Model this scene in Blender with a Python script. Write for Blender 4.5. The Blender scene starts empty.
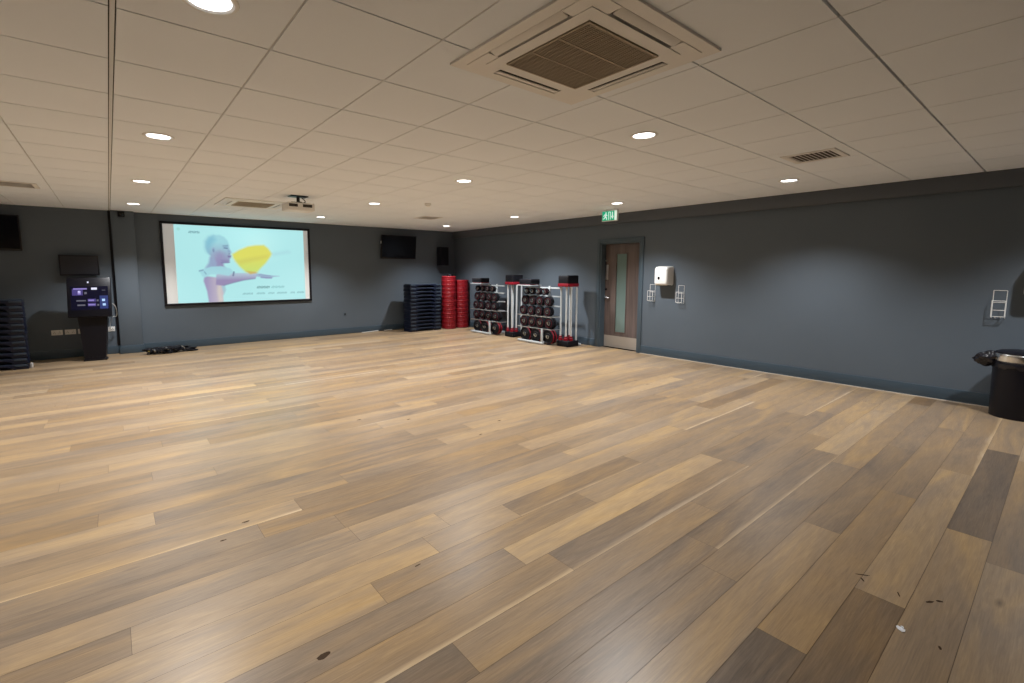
import bpy, bmesh, math, random
import numpy as np
from mathutils import Vector, Matrix
R = math.radians
PI = math.pi
rnd = random.Random(7)
SC = bpy.context.scene
COL = SC.collection

# ------------------------------------------------------------------ sizes
H = 1.503                 # eye height
CEIL = 2.565
YS = 10.764               # screen wall
XW = 7.565                # right wall
XB = 7.495                # bulkhead face
XL, YN = -3.9, -1.5       # unseen left wall, near wall

# ------------------------------------------------------------------ materials
def mat(name, color, rough=.5, metal=0., spec=.5, emit=None, estr=1., coat=0., bump=0., bscale=80., trans=0., vary=0.):
    m = bpy.data.materials.new(name); m.use_nodes = True
    nt = m.node_tree; b = nt.nodes['Principled BSDF']
    b.inputs['Base Color'].default_value = (*color, 1)
    b.inputs['Roughness'].default_value = rough
    b.inputs['Metallic'].default_value = metal
    b.inputs['Specular IOR Level'].default_value = spec
    b.inputs['Coat Weight'].default_value = coat
    b.inputs['Transmission Weight'].default_value = trans
    if emit:
        b.inputs['Emission Color'].default_value = (*emit, 1)
        b.inputs['Emission Strength'].default_value = estr
    if bump or vary:
        tc = nt.nodes.new('ShaderNodeTexCoord')
        n = nt.nodes.new('ShaderNodeTexNoise'); n.inputs['Scale'].default_value = bscale
        n.inputs['Detail'].default_value = 4
        nt.links.new(tc.outputs['Object'], n.inputs['Vector'])
        if bump:
            bp = nt.nodes.new('ShaderNodeBump'); bp.inputs['Strength'].default_value = bump
            bp.inputs['Distance'].default_value = .004
            nt.links.new(n.outputs['Fac'], bp.inputs['Height'])
            nt.links.new(bp.outputs['Normal'], b.inputs['Normal'])
        if vary:
            n2 = nt.nodes.new('ShaderNodeTexNoise'); n2.inputs['Scale'].default_value = 1.3
            n2.inputs['Detail'].default_value = 5
            nt.links.new(tc.outputs['Object'], n2.inputs['Vector'])
            mr = nt.nodes.new('ShaderNodeMapRange')
            mr.inputs['To Min'].default_value = 1 - vary; mr.inputs['To Max'].default_value = 1 + vary
            nt.links.new(n2.outputs['Fac'], mr.inputs['Value'])
            mx = nt.nodes.new('ShaderNodeVectorMath'); mx.operation = 'SCALE'
            mx.inputs[0].default_value = color
            nt.links.new(mr.outputs['Result'], mx.inputs['Scale'])
            nt.links.new(mx.outputs['Vector'], b.inputs['Base Color'])
    return m

def srgb(r, g, b):
    f = lambda c: (c/255/12.92) if c/255 <= .04045 else ((c/255+.055)/1.055)**2.4
    return (f(r), f(g), f(b))

M = {}
M['wall'] = mat('slate_paint', (.093, .118, .148), .58, bump=.12, bscale=140, vary=.08)
M['bulk'] = mat('bulkhead_paint', (.092, .104, .124), .65, bump=.10, bscale=140, vary=.08)
M['skirt'] = mat('skirting_paint', (.048, .074, .100), .42, bump=.06, bscale=60, vary=.12)
M['frame_paint'] = mat('door_frame_paint', (.062, .090, .116), .4)
M['tile'] = mat('mineral_ceiling_tile', (.85, .90, .965), .95, spec=.15, bump=.22, bscale=220, vary=.03)
M['tbar'] = mat('ceiling_grid_steel', (.72, .73, .74), .6)
M['tilegap'] = mat('ceiling_void', (.03, .026, .022), .9)
M['white'] = mat('white_plastic', (.80, .80, .79), .35, vary=.03)
M['white2'] = mat('offwhite_plastic', (.80, .79, .77), .45)
M['grille'] = mat('dusty_grille', (.42, .36, .275), .7)
M['vent_back'] = mat('vent_back', (.10, .085, .07), .8)
M['dark_slot'] = mat('dark_slot', (.05, .044, .038), .8)
M['black'] = mat('black_plastic', (.005, .005, .009), .36, spec=.3)
M['blackmatte'] = mat('black_rubber', (.0045, .0045, .008), .62, spec=.25, bump=.15, bscale=150)
M['screen_off'] = mat('dark_glass', (.004, .004, .007), .12)
M['screen_grey'] = mat('dull_monitor_glass', (.022, .023, .030), .3)
M['navy'] = mat('navy_step_plastic', (.005, .008, .024), .42, spec=.35, bump=.1, bscale=200)
M['navy_top'] = mat('grey_blue_grip', (.020, .034, .056), .6, bump=.3, bscale=260)
M['red'] = mat('red_plastic', (.25, .007, .013), .5, spec=.3, vary=.08)
M['redtrim'] = mat('red_rubber', (.24, .008, .020), .5, spec=.3)
M['reddark'] = mat('dull_red_ring', (.10, .008, .016), .6, spec=.25)
M['chrome'] = mat('chrome', (.80, .82, .84), .16, metal=1)
M['steel'] = mat('brushed_steel', (.62, .63, .64), .34, metal=1)
M['silver'] = mat('silver_powder_coat', (.62, .66, .69), .35, metal=.25)
M['bag'] = mat('bin_bag_film', (.010, .010, .015), .22, bump=.5, bscale=30)
M['kick'] = mat('satin_kick_plate', (.44, .40, .36), .42, metal=.35)
M['glass_green'] = mat('wired_vision_glass', (.155, .225, .215), .16, spec=.6, vary=.12)
M['cable_white'] = mat('white_cable', (.6, .62, .64), .5)
M['paper'] = mat('white_paper', (.85, .87, .92), .8)
M['stain'] = mat('dark_wood_knot', (.060, .038, .024), .9, spec=.1)
M['pale_line'] = mat('pale_sealant', (.55, .50, .43), .6)
M['yellow'] = mat('yellow_label', (.55, .48, .14), .5)
M['lens'] = mat('lamp_lens', (.9, .9, .9), .4, emit=(1, .985, .96), estr=7)
M['exit_green'] = mat('exit_green', (.0, .30, .17), .4, emit=(.0, .36, .20), estr=.75)
M['exit_white'] = mat('exit_white', (.8, .85, .83), .4, emit=(.62, .86, .76), estr=.75)
def em(name, c, s): return mat(name, (.01, .01, .01), .4, emit=c, estr=s)
M['ui_white'] = em('display_white', (.80, .80, 1.0), 1.0)
M['ui_lilac'] = em('display_lilac', (.34, .27, .72), .8)
M['ui_purple'] = em('display_purple', (.085, .06, .32), .6)
M['ui_grey'] = em('display_grey', (.20, .20, .27), .6)
M['ui_blue'] = em('display_blue', (.012, .04, .26), .6)
M['ui_pale'] = em('display_pale_blue', (.45, .68, 1.0), 1.0)
M['ui_back'] = mat('display_back', (.002, .002, .004), .3, spec=.15, emit=(.004, .004, .022), estr=.6)

# oak floor: per-plank tone and offset attributes, grain from plank coordinates
def oak():
    m = bpy.data.materials.new('oak_planks'); m.use_nodes = True
    nt = m.node_tree; L = nt.links; N = nt.nodes.new; b = nt.nodes['Principled BSDF']
    tone = N('ShaderNodeAttribute'); tone.attribute_name = 'tone'
    hue = N('ShaderNodeAttribute'); hue.attribute_name = 'hue'
    sapw = N('ShaderNodeAttribute'); sapw.attribute_name = 'sap'
    uv = N('ShaderNodeUVMap'); uv.uv_map = 'plank'
    def mapping(sx, sy):
        mp = N('ShaderNodeMapping'); mp.inputs['Scale'].default_value = (sx, sy, 1)
        L.new(uv.outputs['UV'], mp.inputs['Vector']); return mp
    def noise(sx, sy, det=4, rough=.55, dist=0.):
        n = N('ShaderNodeTexNoise'); n.inputs['Scale'].default_value = 1; n.inputs['Detail'].default_value = det
        n.inputs['Roughness'].default_value = rough; n.inputs['Distortion'].default_value = dist
        L.new(mapping(sx, sy).outputs['Vector'], n.inputs['Vector']); return n
    def math_(op, a, c, clamp=False):
        n = N('ShaderNodeMath'); n.operation = op; n.use_clamp = clamp
        for i, v in enumerate((a, c)):
            if isinstance(v, (int, float)): n.inputs[i].default_value = v
            else: L.new(v, n.inputs[i])
        return n.outputs[0]
    patch = noise(.75, 4.5, 4, .55, 1.4)          # broad figure inside a board
    streak = noise(2.2, 30, 6, .72, 1.6)      # long grain streaks
    fine = noise(7, 190, 4, .7)              # pores
    t = math_('ADD', tone.outputs['Fac'], math_('MULTIPLY', math_('SUBTRACT', patch.outputs['Fac'], .5), .75))
    t = math_('ADD', t, math_('MULTIPLY', math_('SUBTRACT', streak.outputs['Fac'], .5), .46))
    t = math_('ADD', t, math_('MULTIPLY', math_('SUBTRACT', fine.outputs['Fac'], .5), .46))
    # sapwood streak along one edge of some boards
    sep = N('ShaderNodeSeparateXYZ'); L.new(uv.outputs['UV'], sep.inputs[0])
    frac = N('ShaderNodeMath'); frac.operation = 'FRACT'; L.new(sep.outputs['Y'], frac.inputs[0])
    edge = N('ShaderNodeMapRange'); edge.inputs['From Min'].default_value = .028; edge.inputs['From Max'].default_value = .0
    wob = math_('ADD', frac.outputs[0], math_('MULTIPLY', math_('SUBTRACT', patch.outputs['Fac'], .5), .10))
    L.new(wob, edge.inputs['Value'])
    t = math_('ADD', t, math_('MULTIPLY', math_('MULTIPLY', edge.outputs['Result'], sapw.outputs['Fac']), .45))
    ramp = N('ShaderNodeValToRGB'); L.new(t, ramp.inputs['Fac'])
    cr = ramp.color_ramp
    cr.elements[0].position = 0; cr.elements[0].color = (.100, .066, .040, 1)
    cr.elements[1].position = 1; cr.elements[1].color = (.56, .42, .265, 1)
    for p, c in ((.3, (.205, .142, .088)), (.55, (.312, .220, .134)), (.75, (.425, .305, .180))):
        e = cr.elements.new(p); e.color = (*c, 1)
    # some boards lean grey, some lean orange
    hs = N('ShaderNodeHueSaturation')
    sat = math_('ADD', math_('MULTIPLY', hue.outputs['Fac'], .32), .79)
    L.new(math_('ADD', sat, math_('MULTIPLY', math_('SUBTRACT', patch.outputs['Fac'], .5), .8)), hs.inputs['Saturation']); L.new(ramp.outputs['Color'], hs.inputs['Color'])
    # knots and short dark cracks
    vo = N('ShaderNodeTexVoronoi'); vo.inputs['Scale'].default_value = 1
    L.new(mapping(1.15, 3.6).outputs['Vector'], vo.inputs['Vector'])
    kn = N('ShaderNodeMapRange'); kn.inputs['From Min'].default_value = .10; kn.inputs['From Max'].default_value = .02
    L.new(math_('ADD', vo.outputs['Distance'], math_('MULTIPLY', streak.outputs['Fac'], .06)), kn.inputs['Value'])
    gate = N('ShaderNodeSeparateColor'); L.new(vo.outputs['Color'], gate.inputs[0])
    kf = math_('MULTIPLY', kn.outputs['Result'], math_('GREATER_THAN', gate.outputs[0], .55))
    mx = N('ShaderNodeMix'); mx.data_type = 'RGBA'
    L.new(math_('MULTIPLY', kf, .85), mx.inputs['Factor']); L.new(hs.outputs['Color'], mx.inputs['A'])
    mx.inputs['B'].default_value = (.05, .033, .022, 1)
    L.new(mx.outputs['Result'], b.inputs['Base Color'])
    rr = N('ShaderNodeMapRange'); rr.inputs['To Min'].default_value = .27; rr.inputs['To Max'].default_value = .40
    L.new(streak.outputs['Fac'], rr.inputs['Value']); L.new(rr.outputs['Result'], b.inputs['Roughness'])
    b.inputs['Specular IOR Level'].default_value = .42
    bp = N('ShaderNodeBump'); bp.inputs['Strength'].default_value = .12; bp.inputs['Distance'].default_value = .002
    L.new(streak.outputs['Fac'], bp.inputs['Height']); L.new(bp.outputs['Normal'], b.inputs['Normal'])
    return m
M['oak'] = oak()

def veneer():
    m = bpy.data.materials.new('brown_door_veneer'); m.use_nodes = True
    nt = m.node_tree; L = nt.links; b = nt.nodes['Principled BSDF']
    tc = nt.nodes.new('ShaderNodeTexCoord'); mp = nt.nodes.new('ShaderNodeMapping')
    mp.inputs['Scale'].default_value = (30, 22, 1.4); L.new(tc.outputs['Object'], mp.inputs['Vector'])
    n = nt.nodes.new('ShaderNodeTexNoise'); n.inputs['Scale'].default_value = 1; n.inputs['Detail'].default_value = 5
    L.new(mp.outputs['Vector'], n.inputs['Vector'])
    r = nt.nodes.new('ShaderNodeValToRGB'); L.new(n.outputs['Fac'], r.inputs['Fac'])
    r.color_ramp.elements[0].position = .25; r.color_ramp.elements[0].color = (.080, .060, .057, 1)
    r.color_ramp.elements[1].position = .8; r.color_ramp.elements[1].color = (.165, .125, .116, 1)
    L.new(r.outputs['Color'], b.inputs['Base Color']); b.inputs['Roughness'].default_value = .45
    return m
M['veneer'] = veneer()

# ------------------------------------------------------------------ mesh builder
class MB:
    def __init__(s): s.bm = bmesh.new()
    def _xf(s, verts, mtx):
        if mtx is not None: bmesh.ops.transform(s.bm, matrix=mtx, verts=verts)
        return s
    def box(s, lo, hi, bevel=0., seg=2, mtx=None):
        lo, hi = Vector(lo), Vector(hi); c = (lo+hi)/2; d = hi-lo
        g = bmesh.ops.create_cube(s.bm, size=1)['verts']
        bmesh.ops.transform(s.bm, matrix=Matrix.Translation(c) @ Matrix.Diagonal((*d, 1)), verts=g)
        if bevel:
            es = list({e for v in g for e in v.link_edges})
            r = bmesh.ops.bevel(s.bm, geom=es, offset=bevel, segments=seg, affect='EDGES', profile=.5)
            g = list({v for f in r['faces'] for v in f.verts} | {v for v in g if v.is_valid})
        return s._xf(g, mtx)
    def tube(s, pts, r, seg=10, closed=False, cap=True):
        pts = [Vector(p) for p in pts]; n = len(pts)
        rs = r if isinstance(r, (list, tuple)) else [r]*n
        rings = []; up = None
        for i, p in enumerate(pts):
            if closed: t = pts[(i+1) % n]-pts[i-1]
            else: t = pts[min(i+1, n-1)]-pts[max(i-1, 0)]
            t.normalize()
            if up is None:
                up = Vector((0, 0, 1)) if abs(t.z) < .9 else Vector((1, 0, 0))
            a = t.cross(up)
            if a.length < 1e-6: a = t.orthogonal()
            a.normalize(); bb = a.cross(t).normalized(); up = bb
            rings.append([s.bm.verts.new(p + (a*math.cos(2*PI*k/seg)+bb*math.sin(2*PI*k/seg))*rs[i]) for k in range(seg)])
        m = n if closed else n-1
        for i in range(m):
            A, B = rings[i], rings[(i+1) % n]
            for k in range(seg):
                s.bm.faces.new((A[k], A[(k+1) % seg], B[(k+1) % seg], B[k]))
        if cap and not closed:
            s.bm.faces.new(rings[0][::-1]); s.bm.faces.new(rings[-1])
        return s
    def lathe(s, prof, o=(0, 0, 0), axis='Z', seg=32):
        # prof: (radius, height) from bottom to top; radius 0 ends close
        o = Vector(o); rings = []
        def P(r, h, a):
            x, y = r*math.cos(a), r*math.sin(a)
            v = {'Z': (x, y, h), 'Y': (x, h, y), 'X': (h, x, y)}[axis]
            return o+Vector(v)
        for r, h in prof:
            if r <= 1e-6: rings.append([s.bm.verts.new(P(0, h, 0))])
            else: rings.append([s.bm.verts.new(P(r, h, 2*PI*k/seg)) for k in range(seg)])
        for A, B in zip(rings, rings[1:]):
            for k in range(seg):
                a0, a1 = A[k % len(A)], A[(k+1) % len(A)]; b0, b1 = B[k % len(B)], B[(k+1) % len(B)]
                f = []
                for v in (a0, a1, b1, b0):
                    if v not in f: f.append(v)
                if len(f) > 2: s.bm.faces.new(f)
        return s
    def prism(s, poly, h0, h1, plane='XY', bevel=0.):
        def P(a, c, h): return {'XY': (a, c, h), 'XZ': (a, h, c), 'YZ': (h, a, c)}[plane]
        A = [s.bm.verts.new(P(a, c, h0)) for a, c in poly]; B = [s.bm.verts.new(P(a, c, h1)) for a, c in poly]
        n = len(poly); fs = [s.bm.faces.new(A[::-1]), s.bm.faces.new(B)]
        for i in range(n): fs.append(s.bm.faces.new((A[i], A[(i+1) % n], B[(i+1) % n], B[i])))
        if bevel:
            es = list({e for f in fs[:2] for e in f.edges})
            bmesh.ops.bevel(s.bm, geom=es, offset=bevel, segments=2, affect='EDGES', profile=.5)
        return s
    def quad(s, *pts):
        s.bm.faces.new([s.bm.verts.new(p) for p in pts]); return s
    def build(s, name, m, parent=None, smooth=32.):
        bm = s.bm
        bmesh.ops.recalc_face_normals(bm, faces=bm.faces)
        if smooth:
            for f in bm.faces: f.smooth = True
            for e in bm.edges:
                e.smooth = not (len(e.link_faces) == 2 and e.calc_face_angle(0) > R(smooth))
        me = bpy.data.meshes.new(name); bm.to_mesh(me); bm.free()
        me.materials.append(m)
        o = bpy.data.objects.new(name, me); COL.objects.link(o)
        if parent: o.parent = parent
        return o

def tag(o, label, cat, group=None):
    o['label'] = label; o['category'] = cat
    if group: o['group'] = group
    return o
def thing(name, label, cat, loc=(0, 0, 0), rot=0., group=None):
    o = bpy.data.objects.new(name, None); COL.objects.link(o)
    o.empty_display_size = .05
    o.location = loc; o.rotation_euler = (0, 0, rot)
    return tag(o, label, cat, group)
def struct(o):
    o['kind'] = 'structure'; return o
def dup(root, loc, rot=None, label=None, group=None):
    r = root.copy(); COL.objects.link(r); r.location = loc
    if rot is not None: r.rotation_euler = rot if isinstance(rot, tuple) else (0, 0, rot)
    if label: r['label'] = label
    if group: r['group'] = group
    for ch in list(root.children):
        c = ch.copy(); COL.objects.link(c); c.parent = r
        for g in list(ch.children):
            d = g.copy(); COL.objects.link(d); d.parent = c
    return r
def bez(p0, p1, p2, p3, n=12):
    p0, p1, p2, p3 = map(Vector, (p0, p1, p2, p3)); out = []
    for i in range(n+1):
        t = i/n; out.append(p0*(1-t)**3+3*p1*t*(1-t)**2+3*p2*t*t*(1-t)+p3*t**3)
    return out
def spline(P, n=8):
    P = [Vector(p) for p in P]; out = []
    for i in range(len(P)-1):
        a = P[max(i-1, 0)]; b = P[i]; c = P[i+1]; d = P[min(i+2, len(P)-1)]
        for k in range(n):
            t = k/n
            out.append(.5*((2*b)+(c-a)*t+(2*a-5*b+4*c-d)*t*t+(3*b-a-3*c+d)*t**3))
    return out+[P[-1]]

# ------------------------------------------------------------------ floor
PW, Y0 = .1825, .178
def make_floor():
    r = random.Random(11)
    bm = bmesh.new(); uvl = bm.loops.layers.uv.new('plank')
    tl = bm.faces.layers.float.new('tone'); hl = bm.faces.layers.float.new('hue'); sl = bm.faces.layers.float.new('sap')
    k0 = math.floor((YN-Y0)/PW); k1 = math.ceil((YS-Y0)/PW)
    fixed = {   # boards one can recognise: row -> [(x start, x end, tone, hue)]
        0: [(-.3, 1.75, .50, .8), (1.75, 3.77, .60, .75), (3.77, 5.75, .20, .15), (5.75, 7.6, .5, .5)],
        1: [(.6, 2.70, .30, .75), (2.70, 4.9, .62, .7), (4.9, 7.6, .45, .6)],
        2: [(.2, 2.06, .22, .35), (2.06, 4.1, .50, .85), (4.1, 6.2, .42, .5)],
        3: [(1.0, 3.2, .58, .8), (3.2, 5.2, .38, .5)],
        4: [(.3, 2.3, .42, .45), (2.3, 4.4, .42, .5)],
        5: [(.9, 2.5, .38, .4), (2.5, 4.6, .34, .4)],
        6: [(-1.0, 1.0, .24, .3), (1.0, 2.9, .50, .7), (2.9, 5.0, .40, .5)],
        7: [(-.2, 1.75, .46, .8), (1.75, 3.8, .34, .4), (3.8, 5.9, .40, .4)],
        8: [(-.5, 1.59, .40, .5), (1.59, 3.75, .70, .85), (3.75, 5.6, .42, .6)],
        9: [(-.9, .9, .60, .9), (.9, 2.4, .44, .8), (2.4, 4.5, .52, .6)],
        10: [(-.6, 1.3, .62, .8), (1.3, 1.9, .55, .7), (1.9, 3.2, .33, .6)],
        13: [(-.9, 1.0, .34, .3), (1.0, 3.0, .36, .5)],
        14: [(-.9, .6, .40, .3), (.6, 2.7, .42, .9)],
    }
    for k in range(k0, k1):
        y0 = max(Y0+k*PW, YN-.05); y1 = min(Y0+(k+1)*PW, YS+.05)
        segs = []
        fx = fixed.get(k, [])
        x = XL-.05-r.random()*1.6
        def rand_to(xa, xb):
            out = []; x = xa
            while x < xb-.02:
                ln = r.choice((1.5, 1.9, 2.2, 2.2, 2.4, 2.8)) * r.uniform(.92, 1.05)
                e = x+ln
                if xb-e < .5: e = xb
                out.append((x, e, min(.85, max(.2, r.gauss(.50, .07))), min(1, max(0, r.gauss(.6, .15))))); x = e
            return out
        if fx:
            segs += rand_to(x, fx[0][0]); segs += fx
            if fx[-1][1] < XW: segs += rand_to(fx[-1][1], XW+.3)
        else: segs = rand_to(x, XW+.3)
        for xa, xb, tn, hu in segs:
            xa = max(xa, XL-.04); xb = min(xb, XW+.08)
            if xb-xa < .02: continue
            g = .0009
            vs = [bm.verts.new(p) for p in ((xa+g, y0+g, 0), (xb-g, y0+g, 0), (xb-g, y1-g, 0), (xa+g, y1-g, 0))]
            f = bm.faces.new(vs); f[tl] = tn; f[hl] = hu; f[sl] = 1. if r.random() < .12 else 0.
            ou, ov = r.random()*60, r.randrange(60)
            for lp, (u, v) in zip(f.loops, ((0, 0), (xb-xa, 0), (xb-xa, y1-y0), (0, y1-y0))):
                lp[uvl].uv = (ou+u, ov+v)
    # dark bed just under the boards, seen in the joints
    vs = [bm.verts.new(p) for p in ((XL-.1, YN-.1, -.0025), (XW+.1, YN-.1, -.0025), (XW+.1, YS+.1, -.0025), (XL-.1, YS+.1, -.0025))]
    f = bm.faces.new(vs); f[tl] = -.2; f[hl] = .5
    for lp in f.loops: lp[uvl].uv = (0, .5)
    lo = [bm.verts.new((v.co.x, v.co.y, -.12)) for v in vs]
    f = bm.faces.new(lo[::-1]); f[tl] = 0
    for i in range(4):
        bm.faces.new((vs[i], lo[i], lo[(i+1) % 4], vs[(i+1) % 4]))
    me = bpy.data.meshes.new('floor'); bm.to_mesh(me); bm.free(); me.materials.append(M['oak'])
    o = bpy.data.objects.new('floor', me); COL.objects.link(o); struct(o)
    return o
floor = make_floor()
def blob(x, y, rx, ry, rot, z, n=14, jag=.25, seed=1):
    r = random.Random(seed); pts = []
    for i in range(n):
        a = 2*PI*i/n; k = 1+r.uniform(-jag, jag)
        px, py = rx*k*math.cos(a), ry*k*math.sin(a)
        pts.append((x+px*math.cos(rot)-py*math.sin(rot), y+px*math.sin(rot)+py*math.cos(rot)))
    return pts
knots = MB()
for i, (x, y, rx, ry, ro) in enumerate([(.567, 1.715, .026, .014, .1), (.554, 2.985, .022, .007, 0), (.41, 2.85, .016, .006, 0),
        (2.846, .30, .022, .006, 2.6), (2.885, .275, .014, .008, 2.3), (2.846, .545, .03, .004, 2.2), (2.80, .535, .016, .004, .6), (2.80, .40, .022, .003, .4),
        (2.519, .224, .012, .005, .3), (1.9, 4.4, .022, .007, 0), (2.3, 4.1, .022, .006, .1), (1.15, 1.98, .018, .004, .1), (3.0, 3.5, .022, .007, 0), (2.6, 3.3, .022, .006, .1)]):
    knots.prism(blob(x, y, rx, ry, ro, 0, seed=i, jag=.18), .0002, .0004)
knots.build('wood_knots', M['stain'], floor)
scrap = MB(); scrap.prism(blob(2.528, .345, .016, .011, .7, 0, 7, .45, 5), .001, .003); scrap.prism(blob(2.536, .34, .007, .005, .2, 0, 5, .5, 8), .003, .009)
tag(scrap.build('paper_scrap', M['paper'], smooth=0), 'tiny white paper scrap lying on the oak floor near the lower right corner', 'paper')

# ------------------------------------------------------------------ ceiling
def make_ceiling():
    gx, gy, T = .0794, .1076, .6
    tiles, bars, back = MB(), MB(), MB()
    xs = [gx+T*i for i in range(-8, 15)]; ys = [gy+T*j for j in range(-4, 20)]
    xs = [x for x in xs if XL-.6 < x < XW+.6]; ys = [y for y in ys if YN-.6 < y < YS+.6]
    holes = [(-.82, 8.2076), (5.179, 8.2076), (5.179, 1.6076)]
    for xa, xb in zip(xs, xs[1:]):
        for ya, yb in zip(ys, ys[1:]):
            ga = .014 if abs(xa-gx) < .01 else .0045; gb = .014 if abs(xb-gx) < .01 else .0045
            ha = .0065 if abs(ya-(gy+.6)) < .01 else .0045; hb = .0065 if abs(yb-(gy+.6)) < .01 else .0045
            x0, x1, y0, y1 = max(xa+ga, XL), min(xb-gb, XW), max(ya+ha, YN), min(yb-hb, YS)
            if x1-x0 < .02 or y1-y0 < .02: continue
            tiles.box((x0, y0, CEIL), (x1, y1, CEIL+.02))
    c = tiles.build('ceiling', M['tile'], smooth=0); struct(c)
    for x in xs:
        if not XL < x < XW: continue
        w = .0085 if abs(x-gx) < .01 else .0016
        bars.box((x-w, YN, CEIL+.001), (x+w, YS, CEIL+.018))
    bars.build('grid_bar', M['tbar'], c, smooth=0)
    back.box((XL-.1, YN-.1, CEIL+.019), (XW+.2, YS+.1, CEIL+.15))
    back.build('ceiling_void', M['tilegap'], c, smooth=0)
    return c
ceiling = make_ceiling()

# ------------------------------------------------------------------ walls
DY0, DY1, DZ = 4.925, 5.815, 2.045          # door opening
w = MB()
w.box((XW, YN-.15, -.02), (XW+.24, DY0, CEIL+.02)); w.box((XW, DY1, -.02), (XW+.24, YS+.15, CEIL+.02)); w.box((XW, DY0, DZ), (XW+.24, DY1, CEIL+.02))
struct(w.build('wall_right', M['wall'], smooth=0))
w = MB(); w.box((XL-.15, YS, -.02), (XW, YS+.15, CEIL+.02)); struct(w.build('wall_far', M['wall'], smooth=0))
w = MB(); w.box((XL-.15, YN-.15, -.02), (XL, YS, CEIL+.02)); struct(w.build('wall_left', M['wall'], smooth=0))
w = MB(); w.box((XL, YN-.15, -.02), (XW, YN, CEIL+.02)); struct(w.build('wall_near', M['wall'], smooth=0))
w = MB(); w.box((XB, YN, 2.385), (XW, YS, CEIL), .004); struct(w.build('bulkhead_right', M['bulk']))
w = MB(); w.box((.09, YS-.115, 0), (.42, YS, CEIL), .004); struct(w.build('column', M['wall']))
def skirting(name, poly_path, m):
    # runs of 145 mm skirting: (p0, p1, inward normal)
    b = MB()
    for (x0, y0), (x1, y1), (nx, ny) in poly_path:
        t = .019
        lo = (min(x0, x1, x0+nx*t, x1+nx*t), min(y0, y1, y0+ny*t, y1+ny*t), 0)
        hi = (max(x0, x1, x0+nx*t, x1+nx*t), max(y0, y1, y0+ny*t, y1+ny*t), .145)
        b.box(lo, hi, .004)
    return struct(b.build(name, m))
skirting('baseboard_right', [((XW, YN), (XW, DY0-.068), (-1, 0)), ((XW, DY1+.068), (XW, YS), (-1, 0))], M['skirt'])
skirting('baseboard_far', [((XL, YS), (.09, YS), (0, -1)), ((.42, YS), (XW, YS), (0, -1)), ((.071, YS-.134), (.439, YS-.134), (0, 1)),
                           ((.09, YS-.115), (.09, YS), (-1, 0)), ((.42, YS-.115), (.42, YS), (1, 0))], M['skirt'])
b = MB(); b.box((XW-.030, YN, .0), (XW-.019, DY0-.068, .008)); struct(b.build('trim_1', M['pale_line'], smooth=0))

# door in the right wall
door = bpy.data.objects.new('door_1', None); COL.objects.link(door); door.location = (XW, 0, 0); struct(door)
b = MB()
for y0, y1 in ((DY0-.068, DY0), (DY1, DY1+.068)): b.box((-.022, y0, 0), (0, y1, DZ+.068), .003)
b.box((-.022, DY0, DZ), (0, DY1, DZ+.068), .003)
for y0, y1 in ((DY0, DY0+.03), (DY1-.03, DY1)): b.box((0, y0, 0), (.20, y1, DZ))
b.box((0, DY0+.03, DZ-.03), (.20, DY1-.03, DZ))
b.build('frame', M['frame_paint'], door)
ly0, ly1, lx = DY0+.033, DY1-.033, .13
gy0, gy1, gz0, gz1 = 5.285, 5.545, .30, 1.84
b = MB()
b.box((lx, ly0, .006), (lx+.044, gy0, DZ-.033)); b.box((lx, gy1, .006), (lx+.044, ly1, DZ-.033))
b.box((lx, gy0, .006), (lx+.044, gy1, gz0)); b.box((lx, gy0, gz1), (lx+.044, gy1, DZ-.033))
leaf = b.build('leaf', M['veneer'], door, smooth=0)
b = MB(); b.box((lx+.016, gy0, gz0), (lx+.026, gy1, gz1)); b.build('vision_panel', M['glass_green'], door, smooth=0)
b = MB()
for a, c in (((gy0, gz0), (gy0+.018, gz1)), ((gy1-.018, gz0), (gy1, gz1)), ((gy0+.018, gz0), (gy1-.018, gz0+.018)), ((gy0+.018, gz1-.018), (gy1-.018, gz1))):
    b.box((lx-.008, a[0], a[1]), (lx+.016, c[0], c[1]), .003)
bead = b.build('glazing_bead', M['veneer'], door)
b = MB(); b.box((lx-.003, ly0+.005, .01), (lx, ly1-.005, .235)); b.build('kick_plate', M['kick'], door, smooth=0)
b = MB(); b.lathe([(.0, -.012), (.026, -.012), (.026, 0), (0, 0)], (lx, 5.756, .985), 'X', 20)
b.tube(spline([(lx-.01, 5.756, .985), (lx-.05, 5.756, .985), (lx-.055, 5.74, .985), (lx-.055, 5.64, .98)], 5), .0095)
b.build('lever_handle', M['chrome'], door)
b = MB(); b.lathe([(.0, -.016), (.020, -.014), (.022, 0), (0, 0)], (lx, 5.756, 1.14), 'X', 20); b.build('lock_turn', M['black'], door)
b = MB(); b.box((lx-.006, 5.715, 1.33), (lx, 5.77, 1.62), .002); b.lathe([(0, -.02), (.018, -.018), (.018, 0), (0, 0)], (lx, 5.756, 1.70), 'X', 18)
b.build('push_plate', M['steel'], door)
b = MB()
for zz in (.25, 1.0, 1.8): b.tube([(lx-.004, ly0-.004, zz-.045), (lx-.004, ly0-.004, zz+.045)], .007)
b.build('hinge', M['steel'], door)

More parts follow.
